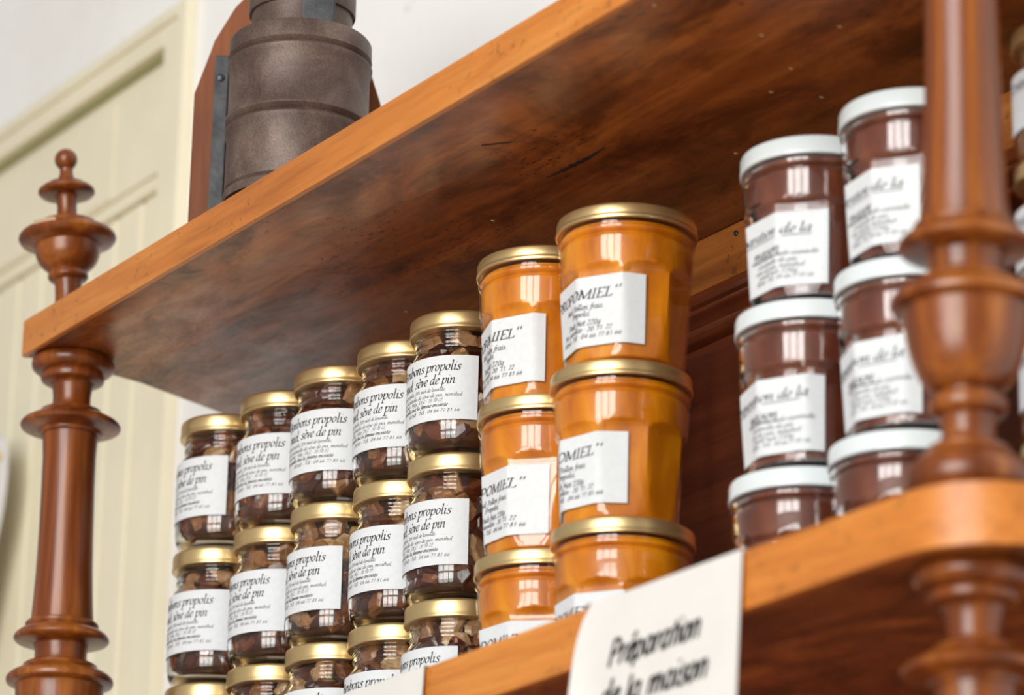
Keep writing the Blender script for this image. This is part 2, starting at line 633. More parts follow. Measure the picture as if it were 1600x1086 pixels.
LRING = [(.1315, .0198), (.1310, .0222), (.1300, .0230), (.1286, .0229), (.1276, .0222), (.1268, .0230), (.1252, .0262), (.1232, .0287), (.1215, .0298), (.1200, .0299),
         (.1188, .0288), (.1180, .0255), (.1174, .0215), (.1168, .0178), (.1160, .0170), (.1120, .0163), (.1080, .0163), (.1052, .0170),
         (.1046, .0215), (.1036, .0231), (.1022, .0233), (.1012, .0240), (.0996, .0275), (.0976, .0310), (.0955, .0331), (.0935, .0336), (.0918, .0330), (.0906, .0305), (.0900, .0282)]
VASE = [(.0900, .0282), (.0885, .0276), (.0840, .0273), (.0780, .0266), (.0720, .0255), (.0660, .0238), (.0600, .0213), (.0560, .0185), (.0535, .0155), (.0524, .0136)]
FOOT = [(.0524, .0136), (.0514, .0135), (.0505, .0158), (.0490, .0170), (.0465, .0174), (.0440, .0170), (.0425, .0156), (.0416, .0130), (.0395, .0121), (.0350, .0116),
        (.0310, .0120), (.0288, .0134), (.0280, .0168), (.0270, .0181), (.0256, .0182), (.0244, .0190), (.0220, .0222), (.0190, .0254), (.0160, .0273), (.0130, .0281), (.0100, .0280), (.0080, .0272), (.0068, .0262), (.0060, .0268), (.0030, .0276), (.0004, .0272)]


def post(x, y, z0, lean, scale):
    root = None
    for nm, pr in (('column', COLUMN), ('collar', COLLAR), ('neck', SHAFT), ('upper_ring', URING), ('lower_ring', LRING), ('vase', VASE), ('foot', FOOT)):
        pr = [(z * scale, r) for z, r in pr]
        me = lathe_mesh(nm, pr, 56, .6, True, lambda z: (cr.x * lean * (G - z), cr.y * lean * (G - z)))
        if root is None:
            root = link_mesh('post', me, M_POST, unit)
            root.location = Vector((x, y, z0)) - UO
        else:
            link_mesh(nm, me, M_POST, root)
    return root


LP, RP = (-.1657, .0304), (.7105, .0388)
post(LP[0], LP[1], 0, .017, .9998)
post(RP[0], RP[1], 0, -.004, .9998)
post(LP[0], LP[1], -TL - G, 0, .9998)
post(RP[0], RP[1], -TL - G, 0, .9998)

# finials -----------------------------------------------------------
FIN = [(.0000, .0165), (.0035, .0170), (.0048, .0160), (.0056, .0128), (.0075, .0105), (.0130, .0091), (.0200, .0086), (.0270, .0087), (.0298, .0095), (.0306, .0118), (.0322, .0130),
       (.0345, .0130), (.0362, .0120), (.0370, .0124), (.0385, .0145), (.0415, .0172), (.0450, .0192), (.0490, .0205), (.0535, .0212), (.0570, .0214),
       (.0580, .0235), (.0590, .0275), (.0606, .0305), (.0625, .0316), (.0645, .0313), (.0662, .0298), (.0678, .0268), (.0690, .0222), (.0702, .0208), (.0722, .0202), (.0732, .0190), (.0736, .0120),
       (.0750, .0078), (.0790, .0066), (.0850, .0064), (.0900, .0068), (.0925, .0080), (.0930, .0130), (.0940, .0172), (.0954, .0185), (.0970, .0183), (.0986, .0168), (.0996, .0138), (.1012, .0128), (.1022, .0100), (.1030, .0065),
       (.1050, .0047), (.1080, .0042), (.1098, .0045)] + [(.1165 + .0074 * math.sin(math.radians(a)), .0075 * math.cos(math.radians(a))) for a in range(-62, 85, 12)] + [(.1239, .0004)]
FIN = [(z - (.0035 * min(1, max(0, (z - .037) / .020)) if z < .0737 else .0040 if z < .1035 else .0018), r) for z, r in FIN]
me = lathe_mesh('finial', FIN, 48, .6)
fl = part('finial', me, M_POST, unit, (-.1680, .0268, G + TU))
fl.rotation_euler = Matrix.Rotation(math.radians(-4.3), 3, Vector((-cr.y, cr.x, 0)).normalized() * 1).to_euler()
fr_ = part('finial', me, M_POST, unit, (RP[0], RP[1], G + TU))
# pale chip knocked out of the left finial's rim
ca = math.atan2(CAM_POS.y - .0268, CAM_POS.x + .168)
vs, fs = [], []
for j, (z, r) in enumerate(((.0604, .0304), (.0616, .0312), (.0630, .0317))):
    for i in range(6):
        a = ca - .78 + .50 * i / 5 + (.03 if j == 1 else 0)
        vs.append(((r + .0004) * math.cos(a), (r + .0004) * math.sin(a), z + .0002))
for j in range(2):
    for i in range(5):
        q = j * 6 + i
        fs.append((q, q + 1, q + 7, q + 6))
tag(link_mesh('chip', to_mesh('chip', vs, fs, 3.2), M_NAIL, fl), 'pale chipped patch on the rim')

# ------------------------------------------------------------------ lettering: strokes drawn with a slanted nib
A = {}


def gl(ch, adv, *strokes):
    A[ch] = (adv, strokes)


BOWL = [(.62, .9), (.42, 1.0), (.16, .75), (.08, .32), (.22, .02), (.42, .15), (.6, .6)]
E_ = [(.1, .42), (.35, .5), (.56, .74), (.46, 1.0), (.25, .88), (.1, .5), (.12, .15), (.3, 0), (.58, .22)]
GRAVE, ACUTE = ('l', [(.2, 1.6), (.42, 1.26)]), ('l', [(.34, 1.26), (.56, 1.6)])
gl('a', .86, BOWL, [(.66, 1.0), (.6, .5), (.58, .12), (.68, 0), (.82, .15)])
gl('\u00e0', .86, BOWL, [(.66, 1.0), (.6, .5), (.58, .12), (.68, 0), (.82, .15)], GRAVE)
gl('b', .76, [(0, 1.66), (.12, 1.75), (.12, .6), (.13, .15), (.3, 0), (.55, .2), (.64, .62), (.5, .98), (.3, .85), (.13, .5)])
gl('c', .66, [(.6, .82), (.42, 1), (.18, .75), (.08, .35), (.22, .02), (.42, .02), (.62, .22)])
gl('d', .88, BOWL, [(.58, 1.68), (.7, 1.75), (.63, .8), (.6, .12), (.7, 0), (.84, .15)])
gl('e', .66, E_)
gl('\u00e8', .66, E_, GRAVE)
gl('\u00e9', .66, E_, ACUTE)
gl('f', .5, [(.62, 1.62), (.5, 1.75), (.36, 1.5), (.3, .8), (.26, 0), (.15, -.5), (-.02, -.45)], ('l', [(.1, 1.0), (.52, 1.0)]))
gl('g', .8, BOWL, [(.66, 1.0), (.62, .2), (.52, -.4), (.3, -.62), (.05, -.5)])
gl('h', .84, [(0, 1.68), (.1, 1.75), (.1, .8), (.1, 0)], [(.12, .5), (.3, .88), (.5, 1.0), (.6, .8), (.56, .25), (.64, 0), (.8, .15)])
gl('i', .42, [(.02, .8), (.15, 1.0), (.14, .4), (.16, .05), (.26, 0), (.38, .15)], ('l', [(.2, 1.42), (.25, 1.5)]))
gl('l', .42, [(.02, 1.65), (.15, 1.75), (.14, .6), (.15, .08), (.25, 0), (.38, .15)])
gl('m', 1.2, [(0, .82), (.12, 1.0), (.12, 0)], [(.13, .5), (.3, .9), (.46, 1), (.52, .8), (.5, 0)], [(.51, .5), (.7, .9), (.86, 1), (.93, .8), (.9, .2), (.98, 0), (1.14, .15)])
gl('n', .84, [(0, .82), (.12, 1.0), (.12, 0)], [(.13, .5), (.3, .9), (.5, 1), (.58, .8), (.55, .2), (.63, 0), (.8, .15)])
gl('o', .72, [(.35, 1), (.14, .78), (.08, .35), (.25, 0), (.48, .22), (.58, .6), (.5, .92), (.35, 1)])
gl('p', .78, [(0, .82), (.14, 1.0), (.12, .3), (.1, -.68)], ('l', [(-.1, -.68), (.3, -.68)]), [(.14, .5), (.32, .9), (.52, 1.0), (.66, .7), (.58, .22), (.36, 0), (.14, .12)])
gl('q', .8, BOWL, [(.66, 1), (.6, -.68)])
gl('r', .58, [(0, .82), (.14, 1.0), (.12, 0)], [(.13, .5), (.3, .9), (.46, 1.0), (.56, .9)])
gl('s', .58, [(.5, .86), (.34, 1.0), (.16, .85), (.22, .6), (.42, .38), (.4, .1), (.2, 0), (.02, .12)])
gl('t', .5, [(.2, 1.4), (.16, .4), (.2, .05), (.32, 0), (.46, .15)], ('l', [(.02, 1), (.44, 1)]))
gl('u', .84, [(0, .82), (.12, 1.0), (.1, .4), (.18, .03), (.36, .1), (.56, .5)], [(.6, 1), (.56, .2), (.64, 0), (.8, .15)])
gl('v', .68, [(0, .85), (.12, 1.0), (.22, .5), (.26, 0)], [(.26, 0), (.5, .45), (.58, .95)])
gl('x', .64, [(.02, .9), (.15, .95), (.42, .05), (.6, .1)], ('l', [(.58, .95), (.02, .03)]))
gl('y', .7, [(0, .85), (.12, 1), (.2, .4), (.35, .05)], [(.62, 1), (.45, .1), (.2, -.5), (-.02, -.62)])
gl('z', .62, ('l', [(.05, .95), (.52, .95), (.02, .03), (.55, .03)]))
gl(' ', .42)
gl('.', .34, ('l', [(.1, .0), (.16, .07)]))
gl(',', .34, ('l', [(.16, .1), (.04, -.22)]))
gl(':', .36, ('l', [(.1, .0), (.16, .07)]), ('l', [(.14, .75), (.2, .82)]))
gl('-', .5, ('l', [(.06, .48), (.42, .48)]))
gl('"', .72, ('l', [(.14, 1.7), (.1, 1.25)]), ('l', [(.5, 1.7), (.46, 1.25)]))
gl('%', 1.1, [(.25, 1.5), (.08, 1.2), (.25, .95), (.4, 1.2), (.25, 1.5)], [(.8, .55), (.64, .28), (.8, 0), (.96, .28), (.8, .55)], ('l', [(.9, 1.5), (.15, 0)]))
SER = ('l', [(-.02, 0), (.3, 0)])
SERT = ('l', [(-.02, 1.52), (.3, 1.52)])
gl('P', .92, ('l', [(.14, 1.5), (.14, 0)]), SER, [(.0, 1.52), (.52, 1.5), (.82, 1.1), (.58, .68), (.16, .62)])
gl('R', 1.0, ('l', [(.14, 1.5), (.14, 0)]), SER, [(.0, 1.52), (.5, 1.5), (.74, 1.15), (.55, .8), (.16, .76)], ('l', [(.42, .78), (.82, 0), (.98, 0)]))
gl('O', 1.16, [(.55, 1.53), (.2, 1.2), (.1, .7), (.25, .15), (.52, -.02), (.88, .3), (1.0, .8), (.86, 1.35), (.55, 1.53)])
gl('M', 1.42, ('l', [(.12, 0), (.16, 1.5), (.6, .1), (1.12, 1.5), (1.14, 0)]), ('l', [(-.02, 0), (.26, 0)]), ('l', [(.98, 0), (1.3, 0)]), ('l', [(0, 1.52), (.2, 1.52)]))
gl('I', .5, ('l', [(.16, 1.5), (.16, 0)]), SER, SERT)
gl('E', .92, ('l', [(.14, 1.5), (.14, 0)]), ('l', [(0, 1.52), (.74, 1.52), (.74, 1.3)]), ('l', [(.14, .78), (.55, .78)]), ('l', [(0, 0), (.76, 0), (.78, .25)]))
gl('L', .86, ('l', [(.14, 1.5), (.14, 0)]), SERT, ('l', [(0, 0), (.7, 0), (.74, .28)]))
gl('N', 1.1, ('l', [(.14, 0), (.14, 1.5), (.86, .0), (.86, 1.5)]))
gl('D', 1.05, ('l', [(.14, 1.5), (.14, 0)]), [(0, 1.52), (.5, 1.48), (.86, 1.0), (.78, .35), (.45, .02), (0, 0)])
gl('B', .9, ('l', [(.14, 1.5), (.14, 0)]), [(0, 1.52), (.5, 1.5), (.66, 1.18), (.48, .82), (.16, .8)], [(.48, .82), (.76, .55), (.6, .06), (0, 0)])
gl('C', .98, [(.86, 1.25), (.6, 1.53), (.24, 1.2), (.1, .7), (.26, .12), (.56, -.02), (.88, .3)])
gl('T', .9, ('l', [(.42, 1.5), (.4, 0)]), ('l', [(.02, 1.3), (.04, 1.52), (.82, 1.52), (.84, 1.3)]))
gl('0', .78, [(.36, 1.5), (.14, 1.2), (.08, .6), (.2, .05), (.4, 0), (.58, .4), (.62, .95), (.52, 1.4), (.36, 1.5)])
gl('1', .78, ('l', [(.14, 1.2), (.38, 1.5), (.36, 0)]))
gl('2', .78, [(.1, 1.2), (.3, 1.5), (.56, 1.3), (.5, .85), (.08, .03)], ('l', [(.06, .03), (.62, .03)]))
gl('3', .78, [(.12, 1.35), (.34, 1.5), (.54, 1.25), (.3, .82)], [(.3, .82), (.58, .55), (.46, .08), (.2, 0), (.06, .15)])
gl('4', .78, ('l', [(.48, 0), (.5, 1.5), (.04, .45), (.66, .45)]))
gl('6', .78, [(.56, 1.4), (.28, 1.1), (.1, .55), (.2, .05), (.44, .02), (.58, .4), (.42, .8), (.16, .55)])
gl('7', .78, ('l', [(.08, 1.3), (.1, 1.48), (.62, 1.48), (.24, 0)]))
gl('8', .78, [(.36, .82), (.14, 1.15), (.34, 1.5), (.56, 1.2), (.36, .82), (.08, .45), (.28, 0), (.56, .2), (.54, .55), (.36, .82)])


def text_width(s, size, track=0.0):
    return sum(A[c][0] + track for c in s) * size


def text_quads(s, x0, base, size, weight=.17, ang=38, sub=4, slant=.2, track=0.0, thin=.35, font=A):
    """list of quads [(x, y)*4]: letters of x-height `size`, left end x0, on baseline `base`"""
    out = []
    nx, ny = math.cos(math.radians(ang)) * weight / 2, math.sin(math.radians(ang)) * weight / 2
    pen = 0.0
    for c in s:
        adv, st = font[c]
        for sk in st:
            pts = sk[1] if sk[0] == 'l' else cr_curve(sk, sub)
            for (ax, ay), (bx_, by_) in zip(pts, pts[1:]):
                dx, dy = bx_ - ax, by_ - ay
                ln = math.hypot(dx, dy) or 1
                ux, uy = dx / ln, dy / ln
                # half width across the stroke: slanted nib, never thinner than `thin` of the weight
                px, py = -uy, ux
                w = max(abs(px * nx + py * ny), weight / 2 * thin)
                e = weight * .12
                q = [(ax - ux * e - px * w, ay - uy * e - py * w), (bx_ + ux * e - px * w, by_ + uy * e - py * w),
                     (bx_ + ux * e + px * w, by_ + uy * e + py * w), (ax - ux * e + px * w, ay - uy * e + py * w)]
                out.append([(x0 + (pen + X + slant * Y) * size, base + Y * size) for X, Y in q])
        pen += adv + track
    return out


def fit_line(s, right, base, width, size, **kw):
    """a line that ends at `right`, its spacing stretched to `width`"""
    xs = width / text_width(s, size)
    return [[((right - width) + x * xs, y) for x, y in q] for q in text_quads(s, 0, base, size, **kw)]


# label layouts: (s, h) in metres, s from the label's centre to the viewer's right, h up from the label's bottom
def bonbon_label():
    H = .0385
    q = []
    rt = .0228
    q += fit_line('Bonbons propolis', rt, H - .0090, .0456, .00335, weight=.18, slant=.17)
    q += fit_line('miel, s\u00e8ve de pin', rt - .0030, H - .0170, .0405, .00335, weight=.18, slant=.17)
    sm = dict(weight=.14, sub=2, thin=.5)
    q += fit_line('Bonbons propolis, 20% miel de lavande,', .0205 - .006, H - .0212, .0400, .00128, **sm)
    q += fit_line('huile essentielle de s\u00e8ve de pin, menthol.', .0245, H - .0246, .0490, .00128, **sm)
    q += fit_line('Poids Net : 140g . DLC : 20 10 22', .0128, H - .0274, .0360, .00122, **sm)
    q += fit_line('D\u00e9conseill\u00e9 chez la femme enceinte', .0158, H - .0304, .0400, .00132, weight=.2, sub=2, thin=.55)
    q += fit_line('30260 - T\u00e9l : 04 66 77 81 66', .0228, H - .0338, .0370, .00132, **sm)
    return .0660, H, q


def honey_label():
    H, W = .0385, .080
    q = []
    rt = W / 2 - .0142
    q += fit_line('"PROPOMIEL"', rt, H - .0122, .0575, .0033, weight=.2, thin=.65)
    sm = dict(weight=.2, sub=2, thin=.5)
    q += fit_line('Miel, Pollen frais,', rt - .0095, H - .0180, .0290, .0018, **sm)
    q += fit_line('Propolis,', rt - .0175, H - .0218, .0140, .0018, **sm)
    q += fit_line('Poids Net 220g', rt - .0115, H - .0268, .0250, .0019, **sm)
    q += fit_line('Dlc conseill\u00e9e : 20. 11. 22', rt - .0045, H - .0303, .0390, .0016, **sm)
    q += fit_line('30260 - T\u00e9l : 04 66 77 81 66', rt + .0010, H - .0340, .0460, .0015, **sm)
    return W, H, q


def white_label():
    H, W = .0392, .076
    q = []
    rt = W / 2 - .0085
    q += fit_line('Pr\u00e9paration de la', rt, H - .0112, .0590, .0029, weight=.2)
    q += fit_line('maison', rt - .0170, H - .0208, .0215, .0029, weight=.2)
    for a, b, h in ((rt - .059, rt, H - .0126), (rt - .0385, rt - .017, H - .0222)):
        n = 12
        for k in range(n):
            x0, x1 = a + (b - a) * k / n, a + (b - a) * (k + 1) / n
            q.append([(x0, h - .00022), (x1, h - .00022), (x1, h + .00022), (x0, h + .00022)])
    sm = dict(weight=.17, sub=2, thin=.5)
    q += fit_line('miel, propolis, huile essentielle', rt + .0035, H - .0228, .0440, .00135, **sm)
    q += fit_line('essentielle de pin', rt - .0080, H - .0262, .0270, .00135, **sm)
    q += fit_line('s\u00e8ve de pin, menthol', rt - .0040, H - .0292, .0330, .00135, **sm)
    q += fit_line('poids net 220g', rt - .0080, H - .0320, .0260, .00135, **sm)
    q += fit_line('30260 - T\u00e9l : 04 66 77 81 66', rt + .0010, H - .0350, .0380, .00135, **sm)
    return W, H, q


def wrap_label(W, H, quads, z0, rfun, ang, rmean):
    """paper and lettering meshes that follow radius rfun(theta, z); label centred at angle ang"""
    ns, nh = 44, 3

    def P(s, h, off):
        a = ang + s / rmean
        r = rfun(a, z0 + h) + off
        return (r * math.cos(a), r * math.sin(a), z0 + h)
    vs, fs = [], []
    for off in (.00035, -.00005):
        for j in range(nh + 1):
            for i in range(ns + 1):
                vs.append(P(-W / 2 + W * i / ns, H * j / nh, off))
    w = ns + 1
    for j in range(nh):
        for i in range(ns):
            a = j * w + i
            fs.append((a, a + 1, a + w + 1, a + w))
    b0 = w * (nh + 1)
    for i in range(ns):
        fs.append((i + 1, i, b0 + i, b0 + i + 1))
        t = nh * w + i
        fs.append((t, t + 1, b0 + t + 1, b0 + t))
    for j in range(nh):
        l, r = j * w, j * w + ns
        fs.append((l, l + w, b0 + l + w, b0 + l))
        fs.append((r + w, r, b0 + r, b0 + r + w))
    paper_me = to_mesh('label', vs, fs, .35)
    vs, fs = [], []
    for q in quads:
        b = len(vs)
        vs += [P(x, y, .00055) for x, y in q]
        fs.append((b, b + 1, b + 2, b + 3))
    return paper_me, to_mesh('lettering', vs, fs)


# ------------------------------------------------------------------ candy jars
HB = .086
BODY = [(.0004, .0200), (.0004, .0235), (.0016, .0262), (.0040, .0288), (.0075, .0305), (.0120, .0313), (.0180, .0315), (.0400, .0315), (.0520, .0315), (.0560, .0312), (.0590, .0303),
        (.0615, .0289), (.0632, .0276), (.0645, .0270), (.0660, .0270), (.0668, .0277), (.0680, .0279), (.0692, .0272), (.0704, .0270), (.0712, .0277), (.0724, .0279), (.0736, .0272),
        (.0748, .0271), (.0756, .0278), (.0768, .0279), (.0790, .0275), (.0835, .0275)]
LIDP = [(.0752, .0290), (.0750, .0303), (.0755, .0310), (.0764, .0311), (.0772, .0307), (.0785, .0308), (.0838, .0308), (.0850, .0304), (.0857, .0295), (.0858, .0280), (.0854, .0262), (.0854, .0002)]


def lid_mesh(prof, name, dz=0.0, rs=1.0):
    return lathe_mesh(name, [(z + dz, r * rs) for z, r in prof], 64, .6)


INNER = [(z, r - .0018) for z, r in BODY if z > .003]
INNER = [(.0040, .0010), (.0041, .0200)] + [(z, r) for z, r in INNER if z > .0045]
bon_body = lathe_mesh('glass_body', [(.0003, .0010)] + BODY + INNER[::-1], 64, 3.2, True)
bm = bmesh.new()
bm.from_mesh(bon_body)
bmesh.ops.remove_doubles(bm, verts=bm.verts, dist=1e-6)
bmesh.ops.recalc_face_normals(bm, faces=bm.faces)
bm.to_mesh(bon_body)
bm.free()
bon_lid = lid_mesh(LIDP, 'lid')
CORE = [(.0050, .0150), (.0060, .0225), (.0110, .0262), (.0200, .0270), (.0520, .0268), (.0590, .0245), (.0640, .0222), (.0735, .0215), (.0740, .0050)]
bm = bmesh.new()
core_me = lathe_mesh('candy_mass', CORE, 40, 3.2)
for v in core_me.vertices:
    k = 1 + .05 * math.sin(v.co.x * 520 + v.co.z * 300) * math.cos(v.co.y * 480 - v.co.z * 410)
    v.co.x *= k
    v.co.y *= k
bm.free()


def candy_mesh(i):
    rnd = random.Random(50 + i)
    n = 6 if i < 3 else 5
    a_, b_, t = .0092 + .002 * rnd.random(), .0060 + .002 * rnd.random(), .0030 + .0012 * rnd.random()
    vs, fs = [], []
    for z, s in ((-t, .72), (-t * .4, 1.0), (t * .5, .97), (t, .66)):
        for k in range(n):
            an = 2 * PI * (k + .3 * rnd.random()) / n
            vs.append((a_ * s * math.cos(an), b_ * s * math.sin(an), z + .0008 * rnd.random()))
    for j in range(3):
        for k in range(n):
            fs.append((j * n + k, j * n + (k + 1) % n, (j + 1) * n + (k + 1) % n, (j + 1) * n + k))
    fs += [tuple(range(n))[::-1], tuple(range(3 * n, 4 * n))]
    return to_mesh('candy', vs, fs, .45)


CANDIES = [candy_mesh(i) for i in range(6)]
for c in CANDIES:
    c.materials.append(M_CANDY)


def fill_candies(jar, seed):
    rnd = random.Random(seed)
    for ring, (z, r, n) in enumerate(((.0152, .0238, 9), (.0225, .0255, 10), (.0310, .0258, 10), (.0420, .0258, 10), (.0520, .0252, 10), (.0605, .0225, 8), (.0695, .0205, 8))):
        ph = rnd.random() * 6
        for k in range(n):
            a = ph + 2 * PI * (k + .5 * rnd.random()) / n
            rr = r * (.95 + .06 * rnd.random())
            o = bpy.data.objects.new('candy', CANDIES[rnd.randrange(6)])
            o.location = (rr * math.cos(a), rr * math.sin(a), z + (.006 if ring else .002) * (rnd.random() - .5))
            # flat face roughly outwards, spun at random
            q = Vector((math.cos(a), math.sin(a), .7 * (rnd.random() - .5))).to_track_quat('Z', 'Y').to_matrix().to_4x4()
            q = q @ Matrix.Rotation(rnd.random() * 6.28, 4, 'Z') @ Matrix.Rotation((rnd.random() - .5) * 1.0, 4, 'X')
            o.rotation_euler = q.to_euler()
            COL.objects.link(o)
            o.parent = jar


BW, BH, BQ = bonbon_label()
blab, blet = wrap_label(BW, BH, BQ, .0190, lambda a, z: .0315, 0, .0315)
BX = [(-.0998, .1098), (-.0358, .1174), (.0286, .1198), (.0925, .1268), (.1569, .1246)]
BOFF = [(.0018, -.0002, -.0022), (.0018, .0006, -.0008), (-.0004, .0018, .0020), (-.0014, -.0006, -.0010), (-.0022, -.0004, .0008)]
BANG = [(-88.5, -78.0, -83), (-75.5, -85.1, -80), (-68.5, -88.2, -82), (-77.8, -87.5, -72), (-74.9, -82.9, -91.8)]
ROW = ('top', 'middle', 'bottom')
ORD = ('leftmost', 'second', 'third', 'fourth', 'fifth')


def add_label(jar, lab, let, ang, ink=M_INK):
    l = link_mesh('label', lab, M_PAPER, jar)
    l.rotation_euler = (0, 0, ang)
    link_mesh('lettering', let, ink, l)
    return l


for i, (x, y) in enumerate(BX):
    for j in range(3):
        z = HB * (2 - j)
        jar = empty('candy_jar', (x + BOFF[i][j], y, z))
        where = ('leftmost candy stack', 'second candy stack from the left', 'middle candy stack', 'fourth candy stack from the left', 'candy stack beside the orange jars')[i]
        tag(jar, 'gold lidded glass jar of brown candies, %s of the %s' % (ROW[j], where), 'jar', 'stacked candy jars')
        link_mesh('glass_body', bon_body, M_SOLID, jar)
        link_mesh('lid', bon_lid, M_GOLD, jar)
        tag(link_mesh('candy_mass', core_me, M_CORE, jar), kind='stuff')
        fill_candies(jar, i * 3 + j)
        add_label(jar, blab, blet, math.radians(BANG[i][j]))

# ------------------------------------------------------------------ faceted jars
HO = .0870


def lerp_tab(tab, z):
    if z <= tab[0][0]:
        return tab[0][1]
    for (a, ra), (b, rb) in zip(tab, tab[1:]):
        if z <= b:
            return ra + (rb - ra) * (z - a) / (b - a)
    return tab[-1][1]


RTAB = [(0, .0255), (.0010, .0290), (.0030, .0316), (.0060, .0326), (.0300, .0343), (.0560, .0361), (.0660, .0367), (.0695, .0367), (.0705, .0358), (.0716, .0356), (.0724, .0366), (.0735, .0374),
        (.0748, .0374), (.0758, .0362), (.0800, .0360)]


def facet_r(a, z, shrink=0.0):
    """round tumbler cut by eight flat panels that end in arches near the shoulder"""
    d = (a + PI / 8) % (PI / 4) - PI / 8          # panel centres at multiples of 45 degrees
    ap = .0309 + .038 * z + max(0, (z - .0495) / .0050) ** 2 * .0022
    return min(lerp_tab(RTAB, z), ap / math.cos(d)) - shrink


def facet_mesh(name, zs, shrink=0.0, n=96, caps=False):
    vs, fs = [], []
    for z in zs:
        for k in range(n):
            a = 2 * PI * k / n
            r = facet_r(a, z, shrink)
            vs.append((r * math.cos(a), r * math.sin(a), z))
    for i in range(len(zs) - 1):
        for k in range(n):
            fs.append((i * n + k, i * n + (k + 1) % n, (i + 1) * n + (k + 1) % n, (i + 1) * n + k))
    if caps:
        fs += [tuple(range(n))[::-1], tuple(range((len(zs) - 1) * n, len(zs) * n))]
    return to_mesh(name, vs, fs, .30)


ZS = [.0003, .001, .002, .003, .0045, .006, .010, .016, .022, .028, .034, .040, .045, .049, .0500, .0510, .0520, .0530, .0540, .0550, .0560, .0575, .059, .062, .066, .0690, .0698, .0705, .0716, .0722, .0728, .0735, .0748, .0753, .0758, .077, .0798]
def inner_r(z):
    ap = .0309 + .038 * z + max(0, (z - .0495) / .0050) ** 2 * .0022
    return min(lerp_tab(RTAB, z) - .0018, ap - .0009)


# thick glass: faceted outside, round inside
n = 96
vs, fs = [], []
zin = [z for z in ZS if z >= .0045]
rows = [[(facet_r(2 * PI * k / n, z), z) for k in range(n)] for z in ZS]
rows += [[(inner_r(z), z)] * n for z in zin[::-1]]
rows += [[(inner_r(.0045) * .93, .0034)] * n]
for row in rows:
    for k, (r, z) in enumerate(row):
        vs.append((r * math.cos(2 * PI * k / n), r * math.sin(2 * PI * k / n), z))
for i in range(len(rows) - 1):
    for k in range(n):
        fs.append((i * n + k, i * n + (k + 1) % n, (i + 1) * n + (k + 1) % n, (i + 1) * n + k))
fs += [tuple(range(n))[::-1], tuple(range((len(rows) - 1) * n, len(rows) * n))]
fac_body = to_mesh('glass_body', vs, fs, .30)
FILL = [(.0037, .001), (.0037, inner_r(.0045) * .92)] + [(z, inner_r(z) - .0002) for z in zin if z <= .0785] + [(.0786, .001)]
thin_body = facet_mesh('glass_body', ZS)
fac_fill = facet_mesh('honey_fill', [.0022] + [z for z in ZS if .003 <= z <= .0785], .0013, 96, True)
syr_fill = lathe_mesh('syrup_fill', FILL, 72, .8)
FLID = [(.0786, .0365), (.0782, .0378), (.0786, .0384), (.0796, .0386), (.0804, .0382), (.0815, .0382), (.0848, .0382), (.0860, .0378), (.0867, .0368), (.0868, .0350), (.0864, .0330), (.0864, .0003)]
WLID = [(.0770, .0362), (.0764, .0376), (.0768, .0383), (.0780, .0384), (.0790, .0382), (.0846, .0381), (.0859, .0376), (.0866, .0364), (.0867, .0345), (.0864, .0325), (.0864, .0003)]
fac_lid = lid_mesh(FLID, 'lid')
whi_lid = lid_mesh(WLID, 'lid')
HW, HH, HQ = honey_label()
WW, WH, WQ = white_label()


def faceted_jar(name, loc, crease, edge, kind):
    """crease: angle of a corner between two panels, edge: angle of the label's right edge (degrees)"""
    jar = empty(name, loc)
    turn = math.radians(crease - 22.5)
    b = link_mesh('glass_body', thin_body if kind == 'honey' else fac_body, M_GLASS2 if kind == 'honey' else M_SOLID, jar)
    f = link_mesh('honey_fill' if kind == 'honey' else 'syrup_fill', fac_fill if kind == 'honey' else syr_fill, M_HONEY if kind == 'honey' else M_SYRUP, jar)
    l = link_mesh('lid', fac_lid if kind == 'honey' else whi_lid, M_GOLD if kind == 'honey' else M_WHITELID, jar)
    b.rotation_euler = f.rotation_euler = (0, 0, turn)
    W, H, Q = (HW, HH, HQ) if kind == 'honey' else (WW, WH, WQ)
    rm = .0338
    ang = math.radians(edge) - W / 2 / rm
    pm, lm = wrap_label(W, H, Q, .0092 if kind == 'honey' else .0080, lambda a, z: facet_r(a - turn, z), ang, rm)
    lab = link_mesh('label', pm, M_PAPER, jar)
    link_mesh('lettering', lm, M_INKGREY if kind == 'honey' else M_INKSOFT, lab)
    return jar


OX = [(.2620, .1127), (.3379, .1124)]
OOFF = [(-.0029, .0012, .0017), (.0013, -.0022, .0010)]
OANG = [((-43.3, -32.0), (-68.7, -29.9), (-64.3, -23.0)), ((-37.4, -16.0), (-54.9, -27.7), (-79.3, -32.8))]
for i in range(2):
    for j in range(3):
        c, e = OANG[i][j]
        jar = faceted_jar('honey_jar', (OX[i][0] + OOFF[i][j], OX[i][1], HO * (2 - j)), c, e, 'honey')
        tag(jar, 'gold lidded jar of orange honey, %s of the stack %s' % (ROW[j], ('touching the candy jars', 'on the back panel side')[i]),
            'jar', 'stacked orange honey jars')

HWJ = .08656
WX = [(.4717, .1347), (.5499, .1376)]
WOFF = [(.0046, .0002, -.0048), (.0051, .0003, -.0054)]
WANG = [((-71.4, -25.9), (-41.3, -24.8), (-60, -30)), ((-76.7, -36.0), (-46.9, -31.2), (-62, -33))]
for i in range(2):
    for j in range(3):
        c, e = WANG[i][j]
        jar = faceted_jar('syrup_jar', (WX[i][0] + WOFF[i][j], WX[i][1], HWJ * (2 - j) * 1.0003), c, e, 'syrup')
        tag(jar, 'white lidded jar of dark syrup, %s of the stack %s' % (ROW[j], ('farther from the right post', 'partly hidden by the right post')[i]),
            'jar', 'stacked white lidded jars')

